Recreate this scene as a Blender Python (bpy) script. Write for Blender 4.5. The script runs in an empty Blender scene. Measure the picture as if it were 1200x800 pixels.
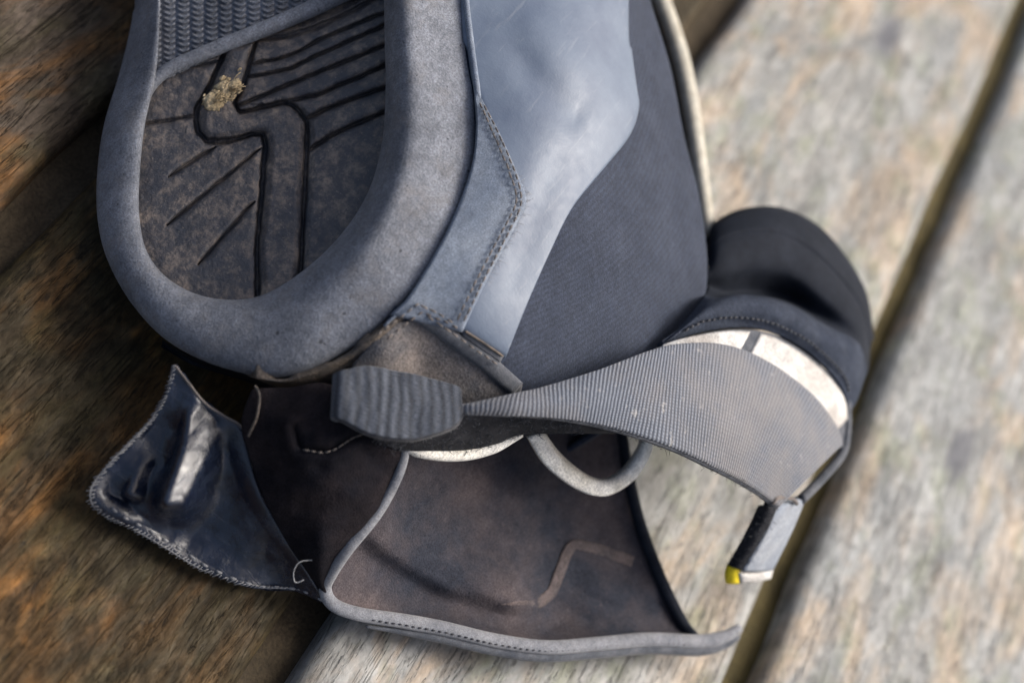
import bpy, math, random
import numpy as np
from mathutils import Matrix, Vector

random.seed(4); np.random.seed(4)
SC = bpy.context.scene
COL = SC.collection

# ------------------------------------------------------------------ camera
F = 1667.0                     # focal length in picture pixels (50 mm on 36 mm, 1200 px wide)
H = 0.36                       # eye height over the deck, metres
_up = np.array([.812, -.584, -2025 / F]); _up /= np.linalg.norm(_up)
_ax = np.array([1200., -1800., F]); _ax -= _up * _ax.dot(_up); _ax /= np.linalg.norm(_ax)
RW = np.array([_ax, np.cross(_up, _ax), _up])      # camera axes -> deck axes (x along the boards, z up)
CAM = np.array([0, 0, H])


def ray(px, py):
    return RW @ np.array([px - 600., py - 400., F])


def P(px, py, h):
    """point at height h over the deck that lies on the sight line of (px, py)"""
    r = ray(px, py)
    return CAM + r * ((h - H) / r[2])


cam = bpy.data.cameras.new('camera'); camo = bpy.data.objects.new('camera', cam); COL.objects.link(camo)
rt, upv, bk = RW @ [1, 0, 0], RW @ [0, -1, 0], RW @ [0, 0, -1]
camo.matrix_world = Matrix(((rt[0], upv[0], bk[0], 0), (rt[1], upv[1], bk[1], 0), (rt[2], upv[2], bk[2], H), (0, 0, 0, 1)))
cam.sensor_width = 36; cam.lens = 50.0; cam.clip_start = .01; cam.clip_end = 200
cam.dof.use_dof = True
cam.dof.aperture_fstop = 6.2
cam.dof.focus_distance = float((RW.T @ (P(545, 270, .078) - CAM))[2]) + .020
SC.camera = camo

# ------------------------------------------------------------------ light
fw = RW @ [0, 0, 1]
SUN_AZ = math.atan2(fw[1], fw[0]) - math.radians(35)      # towards the far right of the picture
SUN_EL = math.radians(48)
W = bpy.data.worlds.new('World'); SC.world = W; W.use_nodes = True
nt = W.node_tree; bg = nt.nodes['Background']
sky = nt.nodes.new('ShaderNodeTexSky'); sky.sky_type = 'NISHITA'; sky.sun_disc = False
sky.sun_elevation = SUN_EL; sky.sun_rotation = math.pi / 2 - SUN_AZ
sky.dust_density = 8.0; sky.air_density = 1.0; sky.ozone_density = .6
nt.links.new(sky.outputs[0], bg.inputs[0]); bg.inputs[1].default_value = .075
sun = bpy.data.lights.new('sun', 'SUN'); sun.energy = 1.5; sun.angle = math.radians(30); sun.color = (1, .985, .96)
suno = bpy.data.objects.new('sun', sun); COL.objects.link(suno)
sd = Vector((math.cos(SUN_AZ) * math.cos(SUN_EL), math.sin(SUN_AZ) * math.cos(SUN_EL), math.sin(SUN_EL)))
suno.rotation_euler = sd.to_track_quat('Z', 'Y').to_euler()
suno.location = (0, 0, 3)
vs = SC.view_settings
vs.view_transform = 'Standard'; vs.look = 'None'; vs.gamma = 1; vs.exposure = 1.22; vs.use_curve_mapping = False

# ------------------------------------------------------------------ maths helpers


def cr(pts, n):
    """n samples of a Catmull-Rom curve through pts, even along its length"""
    p = np.asarray(pts, float)
    if len(p) == 2:
        t = np.linspace(0, 1, n)[:, None]; return p[0] * (1 - t) + p[1] * t
    q = np.vstack([2 * p[0] - p[1], p, 2 * p[-1] - p[-2]])
    out = []
    for i in range(1, len(q) - 2):
        t = np.linspace(0, 1, 24, endpoint=False)[:, None]
        a, b, c, d = q[i - 1], q[i], q[i + 1], q[i + 2]
        out.append(.5 * (2 * b + (c - a) * t + (2 * a - 5 * b + 4 * c - d) * t ** 2 + (3 * b - a - 3 * c + d) * t ** 3))
    out = np.vstack(out + [p[-1:]])
    s = np.r_[0, np.cumsum(np.linalg.norm(np.diff(out[:, :2], axis=0), axis=1))] if out.shape[1] == 3 and abs(out).max() > 5 \
        else np.r_[0, np.cumsum(np.linalg.norm(np.diff(out, axis=0), axis=1))]
    u = np.linspace(0, s[-1], n)
    return np.stack([np.interp(u, s, out[:, k]) for k in range(out.shape[1])], 1)


def cru(p, n):
    """Catmull-Rom even in index (keeps stations of neighbouring curves together)"""
    p = np.asarray(p, float); m = len(p)
    q = np.concatenate([[2 * p[0] - p[1]], p, [2 * p[-1] - p[-2]]])
    u = np.linspace(0, m - 1, n); i = np.minimum(u.astype(int), m - 2); t = u - i
    t = t.reshape((-1,) + (1,) * (p.ndim - 1))
    a, b, c, d = q[i], q[i + 1], q[i + 2], q[i + 3]
    return .5 * (2 * b + (c - a) * t + (2 * a - 5 * b + 4 * c - d) * t ** 2 + (3 * b - a - 3 * c + d) * t ** 3)


def poly(pts, n):
    """even samples of a polyline with corners kept"""
    p = np.asarray(pts, float)
    s = np.r_[0, np.cumsum(np.linalg.norm(np.diff(p, axis=0), axis=1))]
    u = np.linspace(0, s[-1], n)
    return np.stack([np.interp(u, s, p[:, k]) for k in range(p.shape[1])], 1)


def world(g):
    g = np.asarray(g, float)
    f = g.reshape(-1, 3)
    return np.array([P(*q) for q in f]).reshape(g.shape)


def tps(pts):
    """thin plate height field through (px, py, h)"""
    p = np.array(pts, float); x = p[:, :2] / 100.; n = len(p)
    d = np.linalg.norm(x[:, None] - x[None], axis=2)
    K = np.where(d > 0, d * d * np.log(d + 1e-12), 0) + np.eye(n) * .02
    A = np.zeros((n + 3, n + 3)); A[:n, :n] = K; A[:n, n] = 1; A[:n, n + 1:] = x; A[n, :n] = 1; A[n + 1:, :n] = x.T
    w = np.linalg.solve(A, np.r_[p[:, 2], 0, 0, 0])

    def f(q):
        q = np.asarray(q, float); s = q.shape[:-1]; y = q.reshape(-1, 2) / 100.
        dd = np.linalg.norm(y[:, None] - x[None], axis=2)
        k = np.where(dd > 0, dd * dd * np.log(dd + 1e-12), 0)
        return (k @ w[:n] + w[n] + y @ w[n + 1:]).reshape(s)
    return f


def segdist(q, line):
    """distance of points q (..,2) to polyline, and the position along it 0..1"""
    q = np.asarray(q, float); a = np.asarray(line, float)
    best = np.full(q.shape[:-1], 1e9); along = np.zeros(q.shape[:-1]); tot = len(a) - 1
    for i in range(tot):
        d = a[i + 1] - a[i]; t = np.clip(((q - a[i]) @ d) / (d @ d), 0, 1)
        r = np.linalg.norm(q - (a[i] + t[..., None] * d), axis=-1)
        m = r < best; best = np.where(m, r, best); along = np.where(m, (i + t) / tot, along)
    return best, along


def normals(g):
    du = np.gradient(g, axis=0); dv = np.gradient(g, axis=1)
    n = np.cross(du, dv); l = np.linalg.norm(n, axis=2, keepdims=True)
    n = n / np.maximum(l, 1e-12)
    tocam = CAM - g
    s = np.sign(np.sum(n * tocam))
    return n * (s if s else 1)


def smooth(a, b, x):
    t = np.clip((x - a) / (b - a), 0, 1); return t * t * (3 - 2 * t)


def vnoise(q, scale, seed=0):
    """cheap smooth value noise on (..,2), about -1..1"""
    q = np.asarray(q, float) / scale
    i = np.floor(q).astype(int); f = q - i; f = f * f * (3 - 2 * f)

    def hsh(a, b):
        h = np.sin(a * 127.1 + b * 311.7 + seed * 74.7) * 43758.5453
        return (h - np.floor(h)) * 2 - 1
    a, b = i[..., 0], i[..., 1]
    return (hsh(a, b) * (1 - f[..., 0]) + hsh(a + 1, b) * f[..., 0]) * (1 - f[..., 1]) + \
           (hsh(a, b + 1) * (1 - f[..., 0]) + hsh(a + 1, b + 1) * f[..., 0]) * f[..., 1]

# ------------------------------------------------------------------ mesh helpers


BASE = P(480, 420, 0)


def link(name, verts, faces, mat, parent=None, uvs=None, smoothf=True):
    me = bpy.data.meshes.new(name)
    v = np.asarray(verts, float)
    if parent is not None: v = v - parent_base(parent)
    me.from_pydata([tuple(q) for q in v], [], [tuple(f) for f in faces])
    if uvs is not None:
        lay = me.uv_layers.new(name='UVMap'); li = np.empty(len(me.loops), int); me.loops.foreach_get('vertex_index', li)
        lay.data.foreach_set('uv', np.asarray(uvs, float)[li].ravel())
    if smoothf: me.polygons.foreach_set('use_smooth', [True] * len(me.polygons))
    me.materials.append(mat.m if hasattr(mat, "m") else mat); me.update()
    o = bpy.data.objects.new(name, me); COL.objects.link(o)
    if parent is not None: o.parent = parent
    return o


def parent_base(o):
    b = np.zeros(3)
    while o is not None:
        b = b + np.array(o.location); o = o.parent
    return b


def gridfaces(n, m, off=0, flip=False):
    f = []
    for i in range(n - 1):
        for j in range(m - 1):
            a = off + i * m + j; q = (a, a + 1, a + m + 1, a + m)
            f.append(q[::-1] if flip else q)
    return f


def sheet(name, g, mat, parent, thick=.0015, under=.0, edge=0, uvscale=None):
    """a solid sheet: g the base surface, top raised by thick (rounded over `edge` cells), bottom lowered by under"""
    n, m = g.shape[:2]; nr = normals(g)
    k = np.minimum(np.minimum(np.arange(n)[:, None], np.arange(n)[::-1][:, None]),
                   np.minimum(np.arange(m)[None], np.arange(m)[::-1][None]))
    pr = np.ones((n, m))
    if edge: pr = np.sqrt(np.clip(1 - (1 - np.clip((k + .35) / edge, 0, 1)) ** 2, 0, 1))
    top = g + nr * (thick * pr)[..., None]; bot = g - nr * under
    return solid(name, top, bot, mat, parent, uvscale)


def solid(name, top, bot, mat, parent, uvscale=None):
    n, m = top.shape[:2]
    du = np.cross(top[1, 0] - top[0, 0] + top[n // 2 + 1, m // 2] - top[n // 2, m // 2], top[n // 2, m // 2 + 1] - top[n // 2, m // 2])
    fl = np.dot(du, CAM - top[n // 2, m // 2]) > 0
    v = np.vstack([top.reshape(-1, 3), bot.reshape(-1, 3)])
    f = gridfaces(n, m, 0, fl) + gridfaces(n, m, n * m, not fl)
    loop = [j for j in range(m)] + [i * m + m - 1 for i in range(1, n)] + [(n - 1) * m + j for j in range(m - 2, -1, -1)] + \
           [i * m for i in range(n - 2, 0, -1)]
    for a, b in zip(loop, loop[1:] + loop[:1]):
        q = (a, b, n * m + b, n * m + a)
        f.append(q if fl else q[::-1])
    lu = np.r_[0, np.cumsum(np.linalg.norm(np.diff(top.mean(1), axis=0), axis=1))]
    lv = np.r_[0, np.cumsum(np.linalg.norm(np.diff(top, axis=1), axis=2).mean(0))]
    uv = np.stack(np.meshgrid(lu, lv, indexing='ij'), -1).reshape(-1, 2)
    return link(name, v, f, mat, parent, np.vstack([uv, uv]))


def tube(pts, r, k=6, flat=1.0, close=True, twist=None):
    """verts and faces of a tube along world points, r a number or per-point; flat squeezes it towards the camera"""
    p = np.asarray(pts, float); n = len(p)
    r = np.broadcast_to(np.asarray(r, float), (n,))
    t = np.gradient(p, axis=0); t /= np.maximum(np.linalg.norm(t, axis=1, keepdims=True), 1e-12)
    c = CAM - p; c /= np.linalg.norm(c, axis=1, keepdims=True)
    a = np.cross(t, c); a /= np.maximum(np.linalg.norm(a, axis=1, keepdims=True), 1e-9)
    b = np.cross(a, t)
    ang = np.arange(k) * 2 * math.pi / k
    v = p[:, None] + r[:, None, None] * (np.cos(ang)[None, :, None] * a[:, None] + flat * np.sin(ang)[None, :, None] * b[:, None])
    f = []
    for i in range(n - 1):
        for j in range(k):
            q = (i * k + j, i * k + (j + 1) % k, (i + 1) * k + (j + 1) % k, (i + 1) * k + j)
            f.append(q)
    if close:
        f.append(tuple(range(k - 1, -1, -1))); f.append(tuple((n - 1) * k + j for j in range(k)))
    return v.reshape(-1, 3), f


def merge(parts):
    V, Fc, o = [], [], 0
    for v, f in parts:
        V.append(v); Fc += [tuple(i + o for i in q) for q in f]; o += len(v)
    return np.vstack(V), Fc


def stitches(name, curve, parent, mat, pitch, length, r, lift=.0004):
    """a row of thread stitches along a dense world curve"""
    c = np.asarray(curve); s = np.r_[0, np.cumsum(np.linalg.norm(np.diff(c, axis=0), axis=1))]
    at = lambda u: np.array([np.interp(u, s, c[:, k]) for k in range(3)])
    parts = []; u = pitch * .4
    while u + length < s[-1]:
        L = length * random.uniform(.85, 1.1)
        q = np.array([at(u + L * x) for x in (0, .25, .5, .75, 1)])
        tc = CAM - q[2]; tc /= np.linalg.norm(tc)
        q = q + np.outer([-.6, .7, 1, .7, -.6], tc) * lift + np.random.normal(0, r * .15, 3)
        parts.append(tube(q, [r * .6, r, r, r, r * .6], 5)); u += pitch * random.uniform(.94, 1.06)
    o = link(name, *merge(parts), mat, parent); o['kind'] = 'stuff'
    return o


def hairs(name, roots, parent, mat, length, r, curl=1.0, dirs=None):
    parts = []
    for i, p in enumerate(roots):
        tc = CAM - p; tc /= np.linalg.norm(tc)
        d = np.random.normal(0, 1, 3) * .9 + tc * .5 if dirs is None else dirs[i] + np.random.normal(0, .35, 3)
        d /= np.linalg.norm(d); e = np.random.normal(0, 1, 3); L = length * random.uniform(.5, 1.3)
        q = []; cur = np.array(p)
        for k in range(5):
            q.append(cur.copy()); cur = cur + d * L / 4; d = d + e * .35 * curl; d /= np.linalg.norm(d)
        parts.append(tube(np.array(q), [r, r, r, r * .8, r * .5], 3))
    o = link(name, *merge(parts), mat, parent); o['kind'] = 'stuff'
    return o


# ------------------------------------------------------------------ materials


class Mat:
    def __init__(s, name, rough=.7, spec=.5, coat=0, sheen=0):
        s.m = bpy.data.materials.new(name); s.m.use_nodes = True
        s.t = s.m.node_tree; s.b = s.t.nodes['Principled BSDF']
        s.b.inputs['Roughness'].default_value = rough
        s.b.inputs['Specular IOR Level'].default_value = spec
        if coat: s.b.inputs['Coat Weight'].default_value = coat; s.b.inputs['Coat Roughness'].default_value = .18
        if sheen: s.b.inputs['Sheen Weight'].default_value = sheen; s.b.inputs['Sheen Roughness'].default_value = .45
        s.tc = s.t.nodes.new('ShaderNodeTexCoord')
        s.h = None

    def n(s, t, **k):
        x = s.t.nodes.new(t)
        for a, b in k.items(): setattr(x, a, b)
        return x

    def l(s, a, b): s.t.links.new(a, b)

    def vec(s, scale=(1, 1, 1), rot=(0, 0, 0), src='Object', loc=(0, 0, 0)):
        mp = s.n('ShaderNodeMapping'); mp.inputs['Scale'].default_value = scale; mp.inputs['Rotation'].default_value = rot
        mp.inputs['Location'].default_value = loc
        s.l(s.tc.outputs[src], mp.inputs[0]); return mp.outputs[0]

    def noise(s, scale, detail=3, rough=.55, vec=None, dist=0):
        x = s.n('ShaderNodeTexNoise'); x.inputs['Scale'].default_value = scale; x.inputs['Detail'].default_value = detail
        x.inputs['Roughness'].default_value = rough; x.inputs['Distortion'].default_value = dist
        s.l(vec if vec is not None else s.tc.outputs['Object'], x.inputs['Vector']); return x.outputs['Fac']

    def ramp(s, v, stops):
        r = s.n('ShaderNodeValToRGB'); e = r.color_ramp.elements
        while len(e) < len(stops): e.new(.5)
        for q, (p, c) in zip(e, stops):
            q.position = p; q.color = (c, c, c, 1) if not hasattr(c, '__len__') else tuple(c) + (1,)
        s.l(v, r.inputs[0]); return r.outputs[0]

    def mix(s, fac, a, b, mode='MIX'):
        x = s.n('ShaderNodeMix', data_type='RGBA', blend_type=mode)
        for v, i in ((fac, 0), (a, 6), (b, 7)):
            if isinstance(v, (int, float)): x.inputs[i].default_value = v if i == 0 else (v, v, v, 1)
            elif isinstance(v, (tuple, list)): x.inputs[i].default_value = tuple(v) + (1,)
            else: s.l(v, x.inputs[i])
        return x.outputs[2]

    def math(s, op, a, b=0.0):
        x = s.n('ShaderNodeMath', operation=op)
        for v, i in ((a, 0), (b, 1)):
            if isinstance(v, (int, float)): x.inputs[i].default_value = v
            else: s.l(v, x.inputs[i])
        return x.outputs[0]

    def color(s, c):
        if isinstance(c, tuple): s.b.inputs['Base Color'].default_value = c + (1,)
        else: s.l(c, s.b.inputs['Base Color'])

    def rough(s, c): s.l(c, s.b.inputs['Roughness'])

    def bump(s, v, dist, strength=1.0):
        x = s.n('ShaderNodeBump'); x.inputs['Distance'].default_value = dist; x.inputs['Strength'].default_value = strength
        s.l(v, x.inputs['Height'])
        if s.h is not None: s.l(s.h, x.inputs['Normal'])
        s.h = x.outputs[0]; s.l(s.h, s.b.inputs['Normal'])


def fabric(name, col, dust, amt=.35, grain=2600, rough=.85, sheen=.15, depth=.0002, patch=60, spec=.3, con=.55):
    m = Mat(name, rough, spec, 0, sheen)
    big = m.ramp(m.noise(patch, 5, .62), [(.5 - amt * .35, 0), (.9 - amt * .35, 1)])
    fine = m.noise(grain, 2, .6)
    c = m.mix(big, col, dust)
    c = m.mix(con, c, m.ramp(fine, [(.3, .35), (.7, 1.6)]), 'MULTIPLY')
    c = m.mix(con * .8, c, m.ramp(m.noise(grain * .16, 4, .65), [(.3, .6), (.7, 1.4)]), 'MULTIPLY')
    sp = m.ramp(m.noise(grain * .32, 2, .5), [(.68, 0), (.76, 1)])
    c = m.mix(m.math('MULTIPLY', sp, amt), c, dust)
    m.color(c); m.bump(fine, depth, .8); m.bump(m.noise(grain * .13, 3), depth * 2, .5)
    return m


RUB = Mat('scuffed_rubber', .72, .35, 0, .1)
_a1 = RUB.noise(1700, 3, .7); _a2 = RUB.noise(330, 5, .7); _a3 = RUB.noise(45, 5, .65)
_c = RUB.ramp(_a3, [(.33, (.094, .103, .124)), (.68, (.215, .228, .258))])
_c = RUB.mix(.6, _c, RUB.ramp(_a1, [(.32, .42), (.5, 1.0), (.68, 1.65)]), 'MULTIPLY')
_c = RUB.mix(.45, _c, RUB.ramp(_a2, [(.34, .55), (.66, 1.45)]), 'MULTIPLY')
_k = RUB.ramp(RUB.noise(1, 4, .65, RUB.vec((420, 90, 260), (.3, .2, .9))), [(.62, 0), (.7, .55)])
_c = RUB.mix(_k, _c, (.24, .245, .26))
_k2 = RUB.ramp(RUB.noise(520, 2, .5), [(.25, .7), (.29, 0)])
_c = RUB.mix(_k2, _c, (.022, .023, .028))
_k3 = RUB.ramp(RUB.noise(110, 5, .7), [(.52, 0), (.70, .4)])
RUB.color(RUB.mix(_k3, _c, (.185, .170, .160)))
RUB.bump(_a1, .0003, .8); RUB.bump(_a2, .0006, .55); RUB.bump(_k2, -.0004, .6)
SIDE = fabric('suede_patch', (.115, .142, .19), (.20, .23, .275), .4, 2600, .68, .1, .00012, 70)
COATM = Mat('coated_panel', .5, .5, 0, 0)
_s = COATM.ramp(COATM.noise(60, 5, .6), [(.35, (.085, .112, .165)), (.7, (.13, .165, .22))])
_v = COATM.vec((30, 500, 400), (0, 0, .5))
_k = COATM.ramp(COATM.noise(1, 4, .6, _v), [(.6, 0), (.74, 1)])
COATM.color(COATM.mix(COATM.math('MULTIPLY', _k, .35), _s, (.24, .26, .29)))
COATM.rough(COATM.ramp(COATM.noise(300, 4), [(.3, .46), (.7, .56)]))
COATM.bump(COATM.noise(420, 4, .6), .00012, .6)
COATM.bump(COATM.noise(1500, 2), .00006, .7)
NEO = fabric('neoprene', (.019, .026, .045), (.033, .042, .066), .3, 1900, .85, .04, .00018, 80)
_nw = NEO.n('ShaderNodeTexWave', bands_direction='DIAGONAL', wave_profile='SIN'); _nw.inputs['Scale'].default_value = 250; _nw.inputs['Distortion'].default_value = .6
NEO.l(NEO.tc.outputs['UV'], _nw.inputs['Vector'])
_old = NEO.b.inputs['Base Color'].links[0].from_socket
NEO.color(NEO.mix(.3, _old, NEO.ramp(_nw.outputs['Fac'], [(.1, .62), (.9, 1.25)]), 'MULTIPLY')); NEO.bump(_nw.outputs['Fac'], .00008, .5)
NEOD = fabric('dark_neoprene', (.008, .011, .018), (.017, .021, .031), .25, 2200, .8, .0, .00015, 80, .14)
CUFF = fabric('cuff_neoprene', (.026, .033, .050), (.050, .059, .080), .3, 1900, .9, 0, .0003, 90, .12)
TABM = fabric('pale_strap_end', (.20, .23, .28), (.32, .34, .37), .35, 2400, .8, .1, .0002, 80)
FLAP = fabric('brown_dusty_fabric', (.007, .007, .010), (.028, .021, .021), .32, 2300, .95, 0, .0003, 38, .08, .65)
FLAPIN = fabric('dusty_lining', (.029, .032, .043), (.112, .088, .085), .38, 2000, .95, 0, .0003, 24, .1, .5)
HEELF = fabric('dusty_heel_fabric', (.090, .090, .098), (.25, .21, .185), .42, 1500, .9, .1, .0003, 70)
CREASE = fabric('crease_light', (.060, .055, .060), (.15, .118, .11), .5, 2000, .95, 0, .0003, 60, .1)  # paler than the lining, to paint light along the raised crease
BIND = fabric('grey_binding', (.15, .157, .177), (.25, .255, .27), .4, 3200, .9, .2, .00018, 120)
BINDD = fabric('dark_binding', (.045, .052, .066), (.12, .125, .14), .4, 3200, .85, .2, .00018, 150)
CREAM = fabric('cream_edge', (.82, .80, .74), (.62, .57, .47), .25, 1800, .8, .1, .00018, 90)  # colour raised to put in the light the shaded loop lacks
CREAM_SUN = fabric('sun_toned_cream_edge', (.46, .44, .38), (.33, .30, .24), .35, 1800, .85, 0, .00018, 90, .2)  # same cream, darkened in colour to offset direct sun
WHITE = fabric('white_print', (.60, .60, .59), (.33, .31, .29), .75, 1800, .6, 0, .00006, 80)
YEL = fabric('yellow_tag', (.80, .62, .02), (.72, .55, .03), .3, 2600, .6, 0, .0001, 80)
THR = fabric('dusty_thread', (.085, .075, .072), (.2, .17, .15), .4, 3000, .9, .2, .0001, 150)
THRL = fabric('pale_thread', (.15, .155, .17), (.30, .295, .29), .4, 3000, .8, .2, .0001, 150)
THRD = fabric('dark_thread', (.02, .022, .03), (.06, .06, .066), .3, 3000, .8, .2, .0001, 150)
FUZZ = fabric('black_loop_pile', (.010, .011, .015), (.04, .04, .046), .3, 3000, .9, 0, .0001, 150)
PILE = fabric('pile_fibre', (.028, .031, .040), (.075, .078, .09), .35, 3000, .85, .2, .0001, 200)
MUD = fabric('dry_mud', (.36, .27, .15), (.55, .45, .30), .5, 1500, .95, 0, .0004, 160)
EDGE = fabric('muddy_edge', (.055, .052, .052), (.19, .15, .115), .4, 1400, .9, 0, .0003, 150)

HOOK = Mat('glossy_black_backing', .3, .6, .2, 0)
_f = HOOK.noise(190, 5, .65)
_v = HOOK.vec((900, 60, 300), (0, 0, 1.0))
_sc = HOOK.ramp(HOOK.noise(1, 3, .6, _v), [(.6, 0), (.78, 1)])
HOOK.color(HOOK.mix(HOOK.math('MULTIPLY', _sc, .25), HOOK.ramp(_f, [(.45, (.004, .007, .018)), (.9, (.020, .030, .054))]), (.14, .15, .17)))  # blue in the base colour stands in for reflected sky
HOOK.rough(HOOK.ramp(_f, [(.3, .14), (.7, .36)])); HOOK.bump(HOOK.noise(1, 5, .7, HOOK.vec((260, 620, 400), (0, 0, .6)), 1.5), .0006, .4); HOOK.bump(HOOK.noise(1200, 3), .00012, .6); HOOK.bump(_sc, .0001, .5)

TREAD = Mat('tread_rubber', .6, .45)
_d = TREAD.ramp(TREAD.noise(75, 6, .68), [(.36, 0), (.60, 1)])
_d2 = TREAD.ramp(TREAD.noise(260, 7, .78), [(.46, 0), (.66, 1)])
_c = TREAD.mix(TREAD.math('MULTIPLY', _d, _d2), (.050, .052, .062), (.38, .30, .235))
_c = TREAD.mix(TREAD.math('MULTIPLY', _d, .35), _c, (.125, .108, .098))
_sp = TREAD.ramp(TREAD.noise(1100, 3, .6), [(.62, 0), (.70, 1)])
TREAD.color(TREAD.mix(TREAD.math('MULTIPLY', _sp, .5), _c, (.26, .22, .18)))
TREAD.rough(TREAD.ramp(_d2, [(0, .42), (1, .85)]))
TREAD.bump(TREAD.noise(1300, 4, .6), .0004, .9); TREAD.bump(TREAD.noise(240, 3), .0006, .5)

KNIT = Mat('ribbed_knit', .8, .3, 0, .25)
_uv = KNIT.tc.outputs['UV']


def wave(m, scale, direction, dist=.3, src=None):
    w = m.n('ShaderNodeTexWave', bands_direction=direction, wave_profile='SIN'); w.inputs['Scale'].default_value = scale
    w.inputs['Distortion'].default_value = dist; w.inputs['Detail'].default_value = 1
    m.l(src if src is not None else m.tc.outputs['UV'], w.inputs['Vector']); return w.outputs['Fac']


_w = wave(KNIT, 245, 'X', .5); _w2 = wave(KNIT, 420, 'Y', 1.2)
_cell = KNIT.math('MULTIPLY', _w, KNIT.math('ADD', KNIT.math('MULTIPLY', _w2, .35), .65))
_dn = KNIT.ramp(KNIT.noise(42, 6, .7), [(.44, 0), (.70, 1)])
_c = KNIT.ramp(_cell, [(.0, (.044, .051, .068)), (.5, (.115, .130, .162)), (1, (.185, .206, .245))])
_c = KNIT.mix(KNIT.math('MULTIPLY', _dn, .5), _c, (.175, .158, .150))
_c = KNIT.mix(KNIT.ramp(KNIT.noise(260, 3), [(.64, 0), (.72, .6)]), _c, (.33, .32, .31))
_c = KNIT.mix(.4, _c, KNIT.ramp(KNIT.noise(1800, 2), [(.3, .6), (.7, 1.35)]), 'MULTIPLY')
_sx = KNIT.n('ShaderNodeSeparateXYZ'); KNIT.l(KNIT.tc.outputs['UV'], _sx.inputs[0])
_mk = KNIT.math('MULTIPLY', KNIT.ramp(_sx.outputs[0], [(.070, 0), (.105, 1)]), KNIT.ramp(KNIT.noise(75, 6, .7), [(.38, .1), (.62, .85)]))
_c = KNIT.mix(_mk, _c, (.165, .160, .163))
KNIT.color(_c); KNIT.bump(_cell, .00022, .8); KNIT.bump(KNIT.noise(1400, 3), .0003, .7)

WEB = Mat('ribbed_webbing', .75, .35, 0, .2)
_w = wave(WEB, 112, 'Y', 2.5)
_fb = WEB.noise(1, 3, .6, WEB.vec((2600, 700, 1), src='UV'))
_c = WEB.ramp(_w, [(0, (.026, .031, .042)), (.6, (.050, .059, .077)), (1, (.066, .076, .098))])
WEB.color(WEB.mix(.7, _c, WEB.ramp(_fb, [(.3, .45), (.7, 1.5)]), 'MULTIPLY')); WEB.bump(_fb, .0004, 1.0)


def wood(name, base, dark, stain, dampc, damp, seed, knots=(), spec=.4):
    m = Mat(name, .6, spec)
    o = (seed * 1.37, seed * .73, seed * .31)
    g = m.vec((16, 120, 90), (0, 0, 0), loc=o)
    grain = m.noise(1, 7, .68, g, .5)
    g2 = m.vec((190, 620, 500), (0, 0, .02), loc=o)
    fib = m.noise(1, 4, .6, g2, .3)
    pat = m.noise(1, 5, .6, m.vec((17, 38, 30), (0, 0, .18), loc=o), .6)
    pat2 = m.noise(1, 5, .62, m.vec((24, 60, 30), (0, 0, -.1), loc=(o[1], o[2], o[0])), .8)
    blot = m.noise(1, 5, .68, m.vec((170, 300, 200), loc=o), .4)
    moss = m.noise(1, 5, .65, m.vec((40, 70, 50), (0, 0, .3), loc=(o[2], o[0], o[1])))
    c = m.ramp(grain, [(.3, dark), (.5, base), (.72, tuple(min(1, x * 1.18) for x in base))])
    c = m.mix(m.ramp(pat, [(.48, 0), (.62, .75 + .15 * damp)]), c, stain)
    c = m.mix(m.math('MULTIPLY', m.ramp(pat2, [(.5 - damp * .3, 0), (.72 - damp * .3, 1)]), .45 + .5 * damp), c, dampc)
    c = m.mix(m.ramp(moss, [(.50, 0), (.68, .55)]), c, tuple(a * b for a, b in zip(base, (.62, .70, .42))))
    c = m.mix(.65 * damp, c, m.ramp(fib, [(.3, .45), (.7, 1.5)]), 'MULTIPLY')
    c = m.mix(.25 + .6 * damp, c, m.ramp(blot, [(.34, .35), (.66, 1.55)]), 'MULTIPLY')
    crk = m.noise(1, 5, .7, m.vec((14, 260, 80), (0, 0, .03), loc=(o[1], o[0], o[2])), .9)
    c = m.mix(m.ramp(crk, [(.485, 0), (.497, .8), (.503, .8), (.515, 0)]), c, tuple(x * .4 for x in dark))
    bl2 = m.noise(1, 5, .65, m.vec((34, 62, 40), (0, 0, .4), loc=(o[0], o[2], o[1])), .5)
    c = m.mix(.65, c, m.ramp(bl2, [(.32, .5), (.5, .95), (.68, 1.35)]), 'MULTIPLY')
    sp = m.ramp(m.noise(1, 3, .6, m.vec((150, 300, 200), loc=o)), [(.62, 0), (.72, .75)])
    c = m.mix(sp, c, tuple(x * .35 for x in dark))
    for (kx, ky, rx, ry) in knots:
        mp = m.n('ShaderNodeMapping'); mp.vector_type = 'POINT'
        mp.inputs['Location'].default_value = (-kx / rx, -ky / ry, 0); mp.inputs['Scale'].default_value = (1 / rx, 1 / ry, 0)
        m.l(m.tc.outputs['Object'], mp.inputs[0])
        vl = m.n('ShaderNodeVectorMath', operation='LENGTH'); m.l(mp.outputs[0], vl.inputs[0])
        kd = m.math('ADD', vl.outputs['Value'], m.math('MULTIPLY', m.math('SUBTRACT', pat2, .5), 1.2))
        c = m.mix(m.ramp(kd, [(.45, .85), (1.0, 0)]), c, (.075, .078, .095))
    m.color(c)
    m.rough(m.ramp(blot, [(.35, .8), (.65, .62 - .15 * damp)]))
    m.bump(grain, .0010, .35 + .4 * damp); m.bump(fib, .0006, .7 * damp); m.bump(blot, .0009, .3 + .4 * damp); m.bump(m.ramp(crk, [(.485, 1), (.497, 0), (.503, 0), (.515, 1)]), .0012, .6)
    return m


# ------------------------------------------------------------------ the deck
def structure(name, loc=(0, 0, 0)):
    o = bpy.data.objects.new(name, None); COL.objects.link(o); o.location = loc; o['kind'] = 'structure'; return o


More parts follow.
